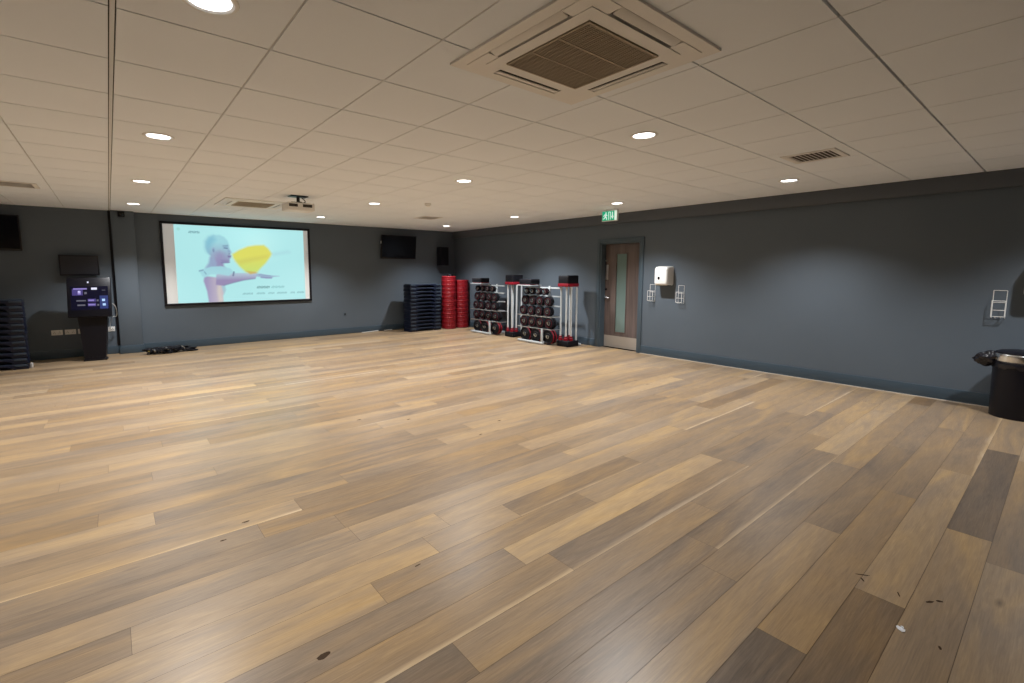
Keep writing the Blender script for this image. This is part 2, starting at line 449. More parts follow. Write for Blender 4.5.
# ------------------------------------------------------------------ downlights
def make_downlight():
    t = thing('downlight', '', 'ceiling light', (0, 0, CEIL))
    b = MB(); b.lathe([(.080, .004), (.080, -.003), (.090, -.008), (.104, -.006), (.108, -.001), (.108, .0)], seg=40); b.build('trim_ring', M['white'], t)
    b = MB(); b.lathe([(0, -.004), (.05, -.0038), (.079, -.0015), (.0805, .002)], seg=40); b.build('lens', M['lens'], t)
    return t
LBL = {
 (0, 0): 'large lit round downlight cut by the top edge of the photo at upper left',
 (0, 1): 'lit round downlight second along the left row, just beyond the one at the top edge',
 (0, 2): 'lit round downlight third along the left row, up and left of the projection screen',
 (0, 3): 'small lit round downlight just in front of the painted column',
 (1, 0): 'lit round downlight just beyond the big ceiling cassette nearest the camera',
 (1, 1): 'lit round downlight in the middle row, left of and beyond the big cassette',
 (1, 2): 'lit round downlight in the middle row, to the right of the projector',
 (1, 3): 'small lit round downlight over the top right corner of the projection screen',
 (2, 0): 'lit round downlight near the square air grille by the bulkhead',
 (2, 1): 'lit round downlight directly above the green exit sign',
 (2, 2): 'lit round downlight in the right row, above the barbell racks',
 (2, 3): 'small lit round downlight in the far corner above the black speaker',
}
def spot(x, y, power):
    ld = bpy.data.lights.new('downlight_beam', 'SPOT'); ld.energy = power; ld.spot_size = R(122); ld.spot_blend = .75
    ld.shadow_soft_size = .06; ld.color = (.98, .985, .985)
    lo = bpy.data.objects.new('downlight_beam', ld); COL.objects.link(lo); lo.location = (x, y, CEIL-.02)
    return lo
POWER = {0: 240, 1: 325, 2: 380, 3: 300}
d0 = make_downlight(); first = True
for i, x in enumerate((.379, 3.379, 6.379)):
    for j, y in enumerate((2.2076, 4.6076, 7.0076, 9.4076)):
        if first: d = d0; d.location = (x, y, CEIL); d['label'] = LBL[i, j]; d['group'] = 'recessed round downlights'; first = False
        else: d = dup(d0, (x, y, CEIL), label=LBL[i, j], group='recessed round downlights')
        spot(x, y, POWER[j]*(.80 if (i, j) == (0, 0) else .92 if i == 0 and j == 1 else 1.04 if i == 0 else 1.))
spot(6.379, -.1924, 200)
for y in (2.2076, 4.6076, 7.0076): spot(-2.621, y, 90 if y < 3 else 200 if y < 5 else 330)

# ------------------------------------------------------------------ ceiling cassettes
def make_cassette(label):
    t = thing('ceiling_cassette', label, 'air conditioner', (1.912, 1.618, CEIL), 0, 'ceiling cassette units')
    S = .468; g = .262
    b = MB()
    def ring(o0, i0, z0, z1):      # square ring o0 -> i0
        for (xa, ya, xb, yb) in ((-o0, -o0, o0, -i0), (-o0, i0, o0, o0), (-o0, -i0, -i0, i0), (i0, -i0, o0, i0)):
            b.box((xa, ya, z0), (xb, yb, z1))
    # outer frame with four slot openings left free
    sl0, sl1, ln = .335, .405, .235
    ring(S, sl1, -.012, 0); ring(sl0, g+.004, -.018, 0)
    for sx in (-1, 1):
        for sy in (-1, 1):
            b.box((min(sx*sl0, sx*sl1), min(sy*ln, sy*sl1), -.015), (max(sx*sl0, sx*sl1), max(sy*ln, sy*sl1), 0))
            b.box((min(sx*ln, sx*sl0), min(sy*sl0, sy*sl1), -.015), (max(sx*ln, sx*sl0), max(sy*sl0, sy*sl1), 0))
    b.build('fascia', M['white2'], t, smooth=0)
    b = MB()
    for k in range(4):
        m = Matrix.Rotation(k*PI/2, 4, 'Z')
        b.box((-ln, sl0, -.004), (ln, sl1, 0), mtx=m)
    b.build('duct', M['dark_slot'], t, smooth=0)
    for k in range(4):
        m = Matrix.Rotation(k*PI/2, 4, 'Z') @ Matrix.Translation((0, (sl0+sl1)/2+.008, -.012)) @ Matrix.Rotation(R(14), 4, 'X')
        b = MB(); b.box((-ln+.006, -.024, -.003), (ln-.006, .022, .003), .002, mtx=m); b.build('flap', M['white2'], t)
    b = MB(); n = 46
    for i in range(n):
        p = -g+.006+(2*g-.012)*i/(n-1)
        b.box((-g+.006, p-.0022, -.022), (g-.006, p+.0022, -.014))
    for p in (-.085, .085): b.box((-g, p-.004, -.024), (g, p+.004, -.014))
    for i in range(0, n, 3):
        p = -g+.006+(2*g-.012)*i/(n-1); b.box((p-.0015, -g+.006, -.021), (p+.0015, g-.006, -.014))
    for (xa, ya, xb, yb) in ((-g, -g, g, -g+.01), (-g, g-.01, g, g), (-g, -g+.01, -g+.01, g-.01), (g-.01, -g+.01, g, g-.01)): b.box((xa, ya, -.024), (xb, yb, -.010))
    b.build('intake_grille', M['grille'], t, smooth=0)
    b = MB(); b.box((-g, -g, -.010), (g, g, -.006)); b.build('filter', M['grille'], t, smooth=0)
    return t
c0 = make_cassette('large square ceiling air conditioning cassette with brown grille at the top of the photo')
dup(c0, (1.87, 8.22, CEIL), label='small far ceiling cassette glowing cyan in front of the projection screen')

# air grilles
def make_vent(x, y, label):
    t = thing('air_grille', label, 'vent', (x, y, CEIL), 0, 'square ceiling air grilles')
    a, o = .165, .215
    b = MB()
    for (xa, ya, xb, yb) in ((-o, -o, o, -a), (-o, a, o, o), (-o, -a, -a, a), (a, -a, o, a)): b.box((xa, ya, -.008), (xb, yb, 0), .002)
    b.build('frame', M['white2'], t)
    b = MB(); b.box((-a, -a, -.002), (a, a, 0)); b.build('backing', M['vent_back'], t, smooth=0)
    b = MB(); n = 9
    for i in range(n):
        p = -a+.02+(2*a-.04)*i/(n-1)
        m = Matrix.Translation((0, p, -.009)) @ Matrix.Rotation(R(24), 4, 'X')
        b.box((-a, -.013, -.001), (a, .013, .001), mtx=m)
    b.build('louvre', M['white2'], t, smooth=0)
    return t
v0 = make_vent(5.22, 1.6076, 'square louvred air grille in the ceiling near the right wall')
dup(v0, (-.84, 8.2076, CEIL), label='dark louvred air grille in the ceiling at the left edge of the photo')
dup(v0, (5.12, 8.2076, CEIL), label='far louvred air grille in the ceiling above the wall television by the corner')
t = thing('smoke_detector', 'small round smoke detector on the ceiling in front of the far air grille', 'smoke detector', (4.05, 6.49, CEIL))
b = MB(); b.lathe([(0, -.045), (.025, -.045), (.034, -.034), (.05, -.026), (.052, 0)], seg=28); b.build('body', M['white2'], t)
b = MB(); b.lathe([(.036, -.034), (.0375, -.033), (.0375, -.029), (.036, -.028)], seg=28); b.build('sensor_slot', M['dark_slot'], t)

# ------------------------------------------------------------------ projection screen
SX0, SX1, SZ0, SZ1 = .800, 3.585, .828, 2.432
def make_screen():
    t = thing('projection_screen', 'large black framed projection screen showing a pale cyan picture with a yellow shape', 'projection screen', (0, YS, 0))
    fw = .045
    b = MB()
    for lo, hi in (((SX0, SZ0), (SX1, SZ0+fw)), ((SX0, SZ1-fw), (SX1, SZ1)), ((SX0, SZ0+fw), (SX0+fw, SZ1-fw)), ((SX1-fw, SZ0+fw), (SX1, SZ1-fw))):
        b.box((lo[0], -.045, lo[1]), (hi[0], 0, hi[1]), .004)
    b.build('frame', M['black'], t)
    b = MB(); b.box((SX0+fw, -.022, SZ0+fw), (SX1-fw, -.002, SZ1-fw)); b.build('screen_cloth', mat('screen_cloth', (.62, .62, .60), .8, emit=(.27, .28, .29), estr=.62), t, smooth=0)  # cloth and picture emit, standing in for light thrown by the projector
    # the projected picture, one colour per vertex
    X0, X1, Z0, Z1 = 1.025, 3.447, .876, 2.384
    nx, nz = 260, 162
    xs = np.linspace(X0, X1, nx); zs = np.linspace(Z0, Z1, nz); X, Z = np.meshgrid(xs, zs)
    img = np.zeros((nz, nx, 3)); img[:] = np.array(srgb(178, 236, 238))
    u = (X-X0)/(X1-X0); v = (Z-Z0)/(Z1-Z0)
    img *= (1+.10*np.exp(-((u-.55)**2/.06+(v-.9)**2/.1)))[..., None]
    img += np.array((.05, .02, .0))*np.exp(-((u-.62)**2/.02+(v-.78)**2/.03))[..., None]
    def sd(poly):     # signed distance, positive inside
        P = np.array(poly); d = np.full(X.shape, 1e9); ins = np.zeros(X.shape, bool)
        for (x0, z0), (x1, z1) in zip(P, np.roll(P, -1, 0)):
            ex, ez = x1-x0, z1-z0; wx, wz = X-x0, Z-z0
            tt = np.clip((wx*ex+wz*ez)/(ex*ex+ez*ez+1e-12), 0, 1)
            d = np.minimum(d, np.hypot(wx-tt*ex, wz-tt*ez))
            c = ((z0 <= Z) & (Z < z1)) | ((z1 <= Z) & (Z < z0))
            with np.errstate(divide='ignore', invalid='ignore'):
                xi = x0+(Z-z0)*ex/(ez if ez else 1e-12)
            ins ^= c & (X < xi)
        return np.where(ins, d, -d)
    def paint(poly, col, soft=.02, op=1.):
        nonlocal img
        a = np.clip(sd(poly)/soft+.5, 0, 1)*op
        c = np.array(srgb(*col)) if not callable(col) else col()
        img = img*(1-a[..., None])+c*a[..., None]
    def dab(x, z, rx, rz, col, op=1.):
        nonlocal img
        a = np.clip(1.25-np.hypot((X-x)/rx, (Z-z)/rz), 0, .5)*2*op
        img = img*(1-a[..., None])+np.array(srgb(*col))*a[..., None]
    def grad(c0, c1, f):
        return lambda: np.array(srgb(*c0))*(1-f[..., None])+np.array(srgb(*c1))*f[..., None]
    def line(x0, z0, x1, z1, w, col, op=1.):
        nonlocal img
        ex, ez = x1-x0, z1-z0
        tt = np.clip(((X-x0)*ex+(Z-z0)*ez)/(ex*ex+ez*ez), 0, 1)
        a = np.clip(1.5-np.hypot(X-x0-tt*ex, Z-z0-tt*ez)/w, 0, 1)*op
        img = img*(1-a[..., None])+np.array(srgb(*col))*a[..., None]
    fz = np.clip((2.08-Z)/.40, 0, 1)
    # head in profile, facing right
    head = [(1.655, 1.56), (1.64, 1.68), (1.62, 1.79), (1.565, 1.87), (1.535, 1.97), (1.54, 2.08), (1.60, 2.17), (1.70, 2.215), (1.80, 2.215),
            (1.88, 2.18), (1.935, 2.11), (1.955, 2.03), (1.957, 1.97), (1.985, 1.90), (1.998, 1.868), (1.972, 1.85), (1.975, 1.825), (1.985, 1.805),
            (1.968, 1.79), (1.975, 1.765), (1.955, 1.735), (1.955, 1.695), (1.925, 1.665), (1.87, 1.662), (1.82, 1.665), (1.80, 1.62), (1.79, 1.58)]
    paint([(1.60, 1.78), (1.575, 1.66), (1.52, 1.575), (1.50, 1.52), (1.90, 1.52), (1.845, 1.60), (1.83, 1.70), (1.80, 1.80)], grad((150, 176, 206), (146, 138, 182), np.clip((X-1.58)/.2, 0, 1)), .05)
    paint(head, grad((160, 218, 228), (148, 146, 186), fz), .035)
    paint([(1.535, 1.93), (1.535, 2.08), (1.60, 2.17), (1.68, 2.20), (1.72, 2.12), (1.66, 2.03), (1.62, 1.95), (1.60, 1.84), (1.56, 1.87)], (126, 192, 214), .10, .8)
    paint([(1.645, 1.93), (1.665, 1.97), (1.70, 1.955), (1.695, 1.88), (1.67, 1.845)], (150, 180, 208), .02, .9)      # ear
    dab(1.672, 1.905, .018, .035, (112, 136, 172), .7)
    paint([(1.70, 1.86), (1.78, 1.90), (1.86, 1.85), (1.87, 1.76), (1.80, 1.70), (1.70, 1.68)], (150, 138, 184), .10, .6)   # cheek
    paint([(1.84, 2.01), (1.94, 2.02), (1.945, 1.96), (1.85, 1.95)], (134, 172, 200), .05, .7); line(1.85, 2.0, 1.93, 2.010, .009, (104, 140, 172), .6); line(1.868, 1.962, 1.922, 1.953, .011, (84, 108, 148), .8); paint([(1.93, 1.95), (1.975, 1.90), (1.955, 1.86), (1.93, 1.88)], (138, 160, 198), .03, .6)   # brow, eye
    line(1.935, 1.79, 1.975, 1.793, .009, (92, 88, 132), .8); dab(1.955, 1.845, .018, .012, (92, 96, 140), .6); paint([(1.92, 1.815), (1.985, 1.81), (1.978, 1.77), (1.925, 1.775)], (124, 110, 160), .03, .7); paint([(1.80, 1.72), (1.94, 1.715), (1.92, 1.675), (1.82, 1.675)], (126, 122, 172), .05, .6)
    line(1.80, 1.662, 1.95, 1.672, .012, (120, 120, 168), .7)
    paint([(1.62, 1.70), (1.66, 1.55), (1.70, 1.55), (1.72, 1.66), (1.66, 1.80)], (150, 178, 208), .05, .7)
    # back, pale sleeve, arm
    fx = np.clip((X-1.50)/.3, 0, 1)
    paint([(1.49, 1.40), (1.47, 1.30), (1.52, 1.10), (1.54, .90), (1.545, .86), (1.80, .86), (1.80, 1.0), (1.84, 1.10), (1.83, 1.24), (1.76, 1.36)], grad((158, 150, 190), (200, 190, 200), np.clip((X-1.52)/.26, 0, 1)), .03)
    paint([(1.72, .86), (1.70, 1.10), (1.73, 1.28), (1.78, 1.28), (1.77, 1.05), (1.80, .86)], (214, 206, 196), .05, .7)
    paint([(1.78, 1.20), (1.84, 1.22), (1.86, 1.12), (1.82, 1.02)], (160, 200, 214), .03, .9)
    arm = [(1.70, 1.44), (1.86, 1.47), (2.05, 1.455), (2.30, 1.455), (2.44, 1.462), (2.46, 1.40), (2.42, 1.345), (2.22, 1.315), (2.02, 1.265), (1.80, 1.20), (1.68, 1.22)]
    paint(arm, grad((178, 196, 216), (152, 140, 182), np.clip((1.43-Z)/.12, 0, 1)), .025)
    paint([(1.82, 1.215), (2.02, 1.275), (2.22, 1.325), (2.43, 1.355), (2.42, 1.33), (2.2, 1.30), (2.0, 1.25), (1.82, 1.195)], (116, 108, 158), .025, .7)
    paint([(1.40, 1.505), (1.45, 1.40), (1.50, 1.37), (1.60, 1.43), (1.75, 1.435), (1.92, 1.40), (2.02, 1.47), (1.96, 1.55), (1.80, 1.595), (1.62, 1.585), (1.50, 1.545)], (164, 218, 228), .03, .95)
    line(1.41, 1.50, 1.47, 1.515, .014, (110, 150, 180), .7); line(1.495, 1.48, 1.52, 1.44, .012, (110, 150, 180), .6)
    line(2.02, 1.475, 2.005, 1.405, .016, (96, 112, 150), .8)
    paint([(2.44, 1.445), (2.54, 1.44), (2.66, 1.415), (2.78, 1.40), (2.90, 1.392), (2.91, 1.382), (2.80, 1.372), (2.72, 1.345), (2.64, 1.335), (2.56, 1.36), (2.45, 1.385)], (158, 186, 210), .022)
    line(2.54, 1.365, 2.74, 1.35, .018, (128, 130, 180), .7); line(2.50, 1.42, 2.72, 1.395, .010, (120, 140, 182), .5)
    # yellow burst of paint powder
    paint([(2.005, 1.84), (2.14, 1.93), (2.30, 2.005), (2.45, 2.035), (2.62, 2.045), (2.70, 1.98), (2.775, 1.865), (2.74, 1.80), (2.64, 1.66), (2.54, 1.56), (2.47, 1.475), (2.33, 1.445), (2.24, 1.475), (2.12, 1.60), (2.02, 1.76)], grad((206, 226, 110), (226, 224, 92), np.clip((Z-1.5)/.3, 0, 1)), .05, .97)
    paint([(2.06, 1.70), (2.30, 1.77), (2.70, 1.84), (2.68, 1.78), (2.40, 1.70), (2.15, 1.64)], (206, 200, 96), .08, .5)
    paint([(2.24, 1.50), (2.44, 1.48), (2.47, 1.455), (2.33, 1.43)], (208, 170, 84), .03, .8)
    paint([(2.78, 1.87), (3.10, 1.93), (3.15, 1.90), (2.80, 1.83)], (166, 216, 226), .10, .7)
    # lettering: soft dark strokes
    def words(x, z, h, spec, col, op):
        for w_, gap in spec:
            k = max(2, int(w_/(h*.62)))
            for i in range(k):
                xx = x+w_*(i+.5)/k; hh = h*(.5 if i % 2 else .36)
                line(xx, z-hh, xx+h*.1, z+hh, h*.20, col, op)
                line(xx-h*.3, z+(h*.2 if i % 3 else -h*.25), xx+h*.3, z+(h*.2 if i % 3 else -h*.25), h*.17, col, op*.8)
            x += w_+gap
    words(1.26, 2.252, .04, [(.19, 0)], (84, 138, 152), .6)
    dab(1.10, 2.30, .03, .03, (150, 214, 206), .6)
    words(2.44, 1.155, .045, [(.26, .03)], (84, 136, 144), .65); words(2.73, 1.155, .045, [(.27, 0)], (124, 190, 194), .6)
    words(2.16, 1.025, .036, [(.20, .07), (.17, .06), (.13, .05), (.21, .07), (.10, .04), (.16, 0)], (118, 178, 184), .6)
    me = bpy.data.meshes.new('projected_picture')
    verts = [(float(a), -.0235, float(c)) for c in zs for a in xs]
    faces = [(j*nx+i, j*nx+i+1, (j+1)*nx+i+1, (j+1)*nx+i) for j in range(nz-1) for i in range(nx-1)]
    me.from_pydata(verts, [], faces)
    at = me.color_attributes.new('picture', 'FLOAT_COLOR', 'POINT')
    at.data.foreach_set('color', np.concatenate([img, np.ones((nz, nx, 1))], 2).astype(np.float32).ravel())
    m = bpy.data.materials.new('projected_picture'); m.use_nodes = True; nt = m.node_tree; bs = nt.nodes['Principled BSDF']
    a = nt.nodes.new('ShaderNodeVertexColor'); a.layer_name = 'picture'
    bs.inputs['Base Color'].default_value = (.05, .05, .05, 1); bs.inputs['Roughness'].default_value = .9
    nt.links.new(a.outputs['Color'], bs.inputs['Emission Color']); bs.inputs['Emission Strength'].default_value = .93
    me.materials.append(m)
    o = bpy.data.objects.new('projected_picture', me); COL.objects.link(o); o.parent = t
    return t
make_screen()

# projector on its ceiling mount
t = thing('projector', 'white projector hanging from a ceiling mount in front of the screen', 'projector', (2.2, 7.02, CEIL))
b = MB(); b.box((-.19, -.14, -.215), (.19, .15, -.105), .018, 3); b.build('body', M['white2'], t)
for x0_, x1_ in ((-.17, -.05), (.02, .15)):
    b = MB(); b.box((x0_, -.1415, -.165), (x1_, -.1395, -.125)); b.build('vent_panel', M['dark_slot'], t, smooth=0)
b = MB(); b.lathe([(0, .165), (.03, .165), (.04, .15), (.045, .14)], (.08, 0, -.16), 'Y', 24); b.build('lens', M['screen_off'], t)
b = MB(); b.box((-.12, -.09, -.012), (.12, .09, 0), .003); b.tube([(0, 0, -.012), (0, 0, -.085)], .022, 16); b.box((-.10, -.02, -.105), (.10, .02, -.085)); b.box((-.02, -.09, -.105), (.02, .09, -.085))
b.build('mount', M['black'], t)
b = MB(); b.tube(spline([(.05, .0, -.02), (.11, .03, -.06), (.10, .13, -.09), (.06, .16, -.13)], 6), .006, 8); b.build('cable', M['black'], t)

# ------------------------------------------------------------------ televisions, speakers, sensors
def make_tv(name, x0, x1, z0, z1, label):
    cx, cz, w, h = (x0+x1)/2, (z0+z1)/2, (x1-x0), (z1-z0)
    t = thing(name, label, 'television', (cx, YS, cz), 0)
    tilt = Matrix.Translation((0, -.115, 0)) @ Matrix.Rotation(R(6), 4, 'X')
    b = MB(); b.box((-w/2, -.018, -h/2), (w/2, .022, h/2), .006, mtx=tilt); b.box((-w*.3, .0, -h*.3), (w*.3, .05, h*.3), .01, mtx=tilt); b.build('casing', M['black'], t)
    b = MB(); b.box((-w/2+.018, -.0195, -h/2+.03), (w/2-.018, -.017, h/2-.018), mtx=tilt); b.build('screen', M['screen_off'], t, smooth=0)
    b = MB(); b.box((-.11, -.012, -.11), (.11, 0, .11), .003); b.box((-.03, -.09, -.05), (.03, -.01, .05)); b.build('wall_mount', M['black'], t)
    return t
tv = make_tv('television', 5.285, 6.265, 1.80, 2.385, 'black wall television on the far wall to the right of the projection screen')
b = MB(); b.box((-.494, -.14, .075), (-.490, -.10, .14)); b.build('sticker', M['white'], tv, smooth=0)
make_tv('television', -2.045, -1.075, 1.825, 2.395, 'black wall television at the left edge of the photo')
t = thing('speaker', 'black loudspeaker on the far wall in the corner above the red stacks', 'speaker', (7.03, YS, 1.885), R(8))
b = MB(); b.prism([(-.135, -.26), (.135, -.26), (.10, -.06), (-.10, -.06)], -.245, .245, 'XY', .008); b.build('cabinet', M['black'], t)
b = MB(); b.box((-.12, -.266, -.225), (.12, -.258, .225), .003); b.build('front_grille', M['blackmatte'], t)
b = MB(); b.box((-.04, -.07, -.05), (.04, 0, .05), .004); b.build('wall_mount', M['black'], t)
t = thing('motion_sensor', 'small black sensor high on the front of the painted column', 'sensor', (.24, YS-.115, 2.505))
b = MB(); b.box((-.05, -.06, -.05), (.05, -.012, .05), .012, 3); b.build('housing', M['black'], t)
b = MB(); b.lathe([(0, -.076), (.02, -.072), (.03, -.06)], (0, 0, -.005), 'Y', 20); b.build('lens', M['screen_off'], t)
b = MB(); b.box((-.02, -.014, -.02), (.02, 0, .02)); b.build('mount', M['black'], t)
b = MB(); b.box((.050, YS-.028, 0.146), (.086, YS, CEIL)); tag(b.build('cable_trunking', M['black']), 'slim black cable trunking running up the wall beside the column', 'trunking')

# wall monitor above the kiosk
t = thing('monitor', 'small dark wall monitor with a thin bezel above the touchscreen kiosk', 'monitor', (-.385, YS, 1.595))
b = MB(); b.box((-.262, -.145, -.175), (.262, -.105, .175), .006); b.box((-.15, -.106, -.10), (.15, -.075, .10), .01); b.build('casing', M['black'], t)
b = MB(); b.box((-.242, -.1465, -.150), (.242, -.1445, .155)); b.build('screen', M['screen_grey'], t, smooth=0)
b = MB(); b.box((-.06, -.076, -.06), (.06, 0, .06), .004); b.build('wall_mount', M['black'], t)

# touchscreen kiosk
t = thing('kiosk', 'black pedestal kiosk with a glowing purple and blue touchscreen', 'kiosk', (-.27, 10.22, 0), R(-6))
b = MB(); b.box((-.14, -.10, 0), (.17, .13, .022), .006); b.build('base_plate', M['black'], t)
b = MB()
b.prism([(-.12, -.09), (.15, -.09), (.15, .10), (-.12, .10)], .022, .06)
vb = [(-.125, -.085, .05), (.155, -.085, .05), (.155, .09, .05), (-.125, .09, .05)]; vt = [(-.175, -.075, .80), (.225, -.075, .80), (.225, .11, .80), (-.175, .11, .80)]
A = [b.bm.verts.new(p) for p in vb]; B = [b.bm.verts.new(p) for p in vt]
b.bm.faces.new(A[::-1]); b.bm.faces.new(B)
for i in range(4): b.bm.faces.new((A[i], A[(i+1) % 4], B[(i+1) % 4], B[i]))
b.build('pedestal', M['black'], t)
hm = Matrix.Translation((.0, -.03, 1.06)) @ Matrix.Rotation(R(-12), 4, 'X')
b = MB(); b.box((-.285, -.04, -.33), (.285, .06, .33), .012, mtx=hm); b.build('head', M['black'], t)
b = MB(); b.box((-.235, -.0425, -.215), (.25, -.0395, .18), mtx=hm); scr = b.build('touchscreen', M['ui_back'], t, smooth=0)
def ui(name, m, rects, dy=0.):
    for x0, z0, x1, z1 in rects:
        b = MB(); b.box((x0, -.0445-dy, z0), (x1, -.0425, z1), mtx=hm); b.build(name, m, scr, smooth=0)
ui('blue_panel', M['ui_blue'], [(.135, -.20, .245, .02)])
ui('purple_panel', M['ui_purple'], [(-.215, .03, -.08, .135), (-.02, -.155, .085, -.10), (-.02, -.08, .085, -.03)])
ui('title_bar', M['ui_lilac'], [(-.20, .128, -.025, .150), (-.145, .045, -.105, .10), (-.015, -.14, .075, -.12), (-.012, -.066, .06, -.045)], .001)
ui('bright_icon', M['ui_white'], [(.03, .122, .105, .158), (-.14, .075, -.112, .105), (-.02, .235, .0, .262)], .001)
ui('menu_row', M['ui_grey'], [(-.165, -.07, -.045, -.05), (-.155, -.145, -.055, -.122), (-.06, .05, -.03, .085), (.095, -.075, .12, -.045), (.10, -.15, .125, -.12), (.17, .108, .215, .116)], .001)
ui('round_button', M['ui_pale'], [(.165, -.075, .205, -.035), (.172, -.15, .212, -.112)], .002)

# sockets
def make_socket(x, label):
    t = thing('wall_socket', label, 'socket', (x, YS, .447), 0, 'white double wall sockets')
    b = MB(); b.box((-.073, -.010, -.043), (.073, 0, .043), .003); b.build('plate', M['white2'], t)
    for cx in (-.036, .036):
        b = MB()
        for dx, dz in ((0, .012), (-.011, -.01), (.011, -.01)): b.box((cx+dx-.003, -.0108, dz-.006), (cx+dx+.003, -.0095, dz+.006))
        b.build('pin_holes', M['dark_slot'], t, smooth=0)
        b = MB(); b.box((cx-.006, -.014, .024), (cx+.006, -.010, .036), .001); b.build('switch', M['white'], t)
    return t
s0 = make_socket(-.757, 'white double wall socket left of the kiosk, leftmost of the row')
dup(s0, (-.583, YS, .447), label='white double wall socket between the leftmost one and the kiosk')
dup(s0, (-.409, YS, .447), label='white double wall socket mostly hidden behind the kiosk pedestal')
dup(s0, (-.045, YS, .455), label='white double wall socket peeping out right of the kiosk pedestal')
b = MB(); b.tube(spline([(-.03, 10.27, .98), (.05, 10.36, .90), (.07, 10.46, .78), (.06, 10.52, .70), (.01, 10.6, .69), (-.02, 10.70, .60), (-.045, 10.735, .47)], 8), .006, 8)
tag(b.build('power_cable', M['cable_white']), 'thin white cable looping from the kiosk to the wall socket', 'cable')
t = thing('cable_outlet', 'tiny black cable outlet low on the far wall right of the screen', 'outlet', (4.366, YS, .476))
b = MB(); b.box((-.03, -.008, -.03), (.03, 0, .03), .004); b.build('plate', M['skirt'], t)
b = MB(); b.lathe([(0, -.02), (.016, -.018), (.018, -.007)], (0, 0, 0), 'Y', 18); b.build('gland', M['black'], t)

# tangle of black cables and straps on the floor
t = thing('cable_heap', 'tangled heap of black cables and straps on the floor beside the column', 'cables', (.80, 10.30, 0))
r = random.Random(5)
for i, (cx, cy, rad, m) in enumerate([(-.27, -.03, .12, 'blackmatte'), (-.13, -.08, .13, 'black'), (.02, -.06, .12, 'blackmatte'), (.14, -.02, .13, 'black'), (.29, -.02, .11, 'blackmatte'), (-.20, .06, .11, 'black'), (.05, .05, .13, 'blackmatte')]):
    pts = []; ph = r.random()*6
    for k in range(34):
        a = ph+k*.72; rr = rad*(.62+.38*math.sin(k*1.7+i)); pts.append((cx+rr*math.cos(a)*1.25, cy+rr*math.sin(a)*.8, .014+.085*abs(math.sin(k*.53+i))*(1-.2*(i == 4)*2)))
    b = MB(); b.tube(spline(pts, 4), .012, 8); b.build('cable', M[m], t)
b = MB(); b.tube(spline([(.30, -.04, .012), (.36, -.08, .012), (.42, -.05, .012), (.44, .0, .012), (.38, .03, .014), (.33, .0, .02)], 6), .012, 8); b.build('cable', M['black'], t)
for x, y, z, a in ((-.25, -.13, .085, .3), (-.05, -.12, .10, -.4), (.06, -.10, .08, .8), (.20, -.07, .095, .2), (-.14, -.14, .06, 1.2)):
    m = Matrix.Translation((x, y, z)) @ Matrix.Rotation(a, 4, 'Z') @ Matrix.Rotation(.7, 4, 'Y')
    b = MB(); b.box((-.025, -.013, -.01), (.025, .013, .01), .004, mtx=m); b.box((.025, -.006, -.006), (.042, .006, .006), mtx=m); b.build('connector', M['steel'], t)
b = MB(); b.box((-.335, -.10, .055), (-.295, -.06, .085), .004); b.build('label_tag', M['yellow'], t)
b = MB(); b.tube(spline([(-.3, .12, .02), (-.05, .15, .07), (.1, .14, .06), (.02, .10, .10), (-.2, .10, .08), (-.33, .05, .04)], 7), .010, 8); b.build('strap', M['black'], t)

# ------------------------------------------------------------------ aerobics steps
def make_step(pitch):
    t = thing('aerobic_step', '', 'aerobics step')
    L, D, h = .88, .37, pitch; l_ = L/2
    b = MB()
    # front outline: two feet joined by an arched bridge
    def outline(l, hh):
        pts = [(-l/2, 0), (-l/2+.165, 0)]
        for k in range(9):
            a = PI*(1-k/8); pts.append(((l/2-.175)*math.cos(a), hh*.70*math.sin(a)**.6+hh*.02))
        pts += [(l/2-.165, 0), (l/2, 0), (l/2-.012, hh*.80), (l/2-.03, hh*.90), (-l/2+.03, hh*.90), (-l/2+.012, hh*.80)]
        return pts
    b.prism(outline(L, h), -D/2, D/2, 'XZ', .006)
    b.box((-l_+.17, -D/2+.13, .003), (l_-.17, D/2-.13, h*.86))
    b.build('body', M['navy'], t)
    b = MB()
    pts = []
    for cx, cy, a0 in ((L/2-.07, D/2-.06, 0), (-L/2+.07, D/2-.06, PI/2), (-L/2+.07, -D/2+.06, PI), (L/2-.07, -D/2+.06, 1.5*PI)):
        for k in range(5): a = a0+PI/2*k/4; pts.append((cx+.05*math.cos(a), cy+.05*math.sin(a)))
    b.prism(pts, h*.90, h*.97, 'XY', .002); b.build('grip_mat', M['navy_top'], t)
    for sx in (-1, 1):
        b = MB(); b.box((sx*(L/2-.085)-.07, -D/2-.010, h*.50), (sx*(L/2-.085)+.07, -D/2+.004, h*.86), .004); b.build('hand_lip', M['navy_top'], t)
    return t
ORD = ['topmost', 'second from the top', 'third from the top', 'fourth from the top', 'fifth from the top', 'sixth from the top', 'seventh from the top',
       'eighth from the top', 'ninth from the top', 'tenth from the top', 'eleventh from the top', 'twelfth from the top', 'thirteenth from the top', 'fourteenth from the top', 'fifteenth from the top']
def stack_steps(x, y, rot, n, pitch, where, group, first=None):
    s = first
    for k in range(n):
        lvl = n-1-k
        lab = f'navy aerobics step, {ORD[lvl] if k else "bottom one"} in the stack {where}'
        loc = (x+rnd.uniform(-.004, .004), y+rnd.uniform(-.004, .004), k*pitch); rr = rot+rnd.uniform(-.008, .008)
        if s is None: s = make_step(pitch); o = s; o.location = loc; o.rotation_euler = (0, 0, rr); o['label'] = lab; o['group'] = group
        else: o = dup(s, loc, rr, lab, group)
    return s
stack_steps(6.19, 10.235, R(-2), 13, .0905, 'beside the red stacks', 'navy steps stacked in the far corner')
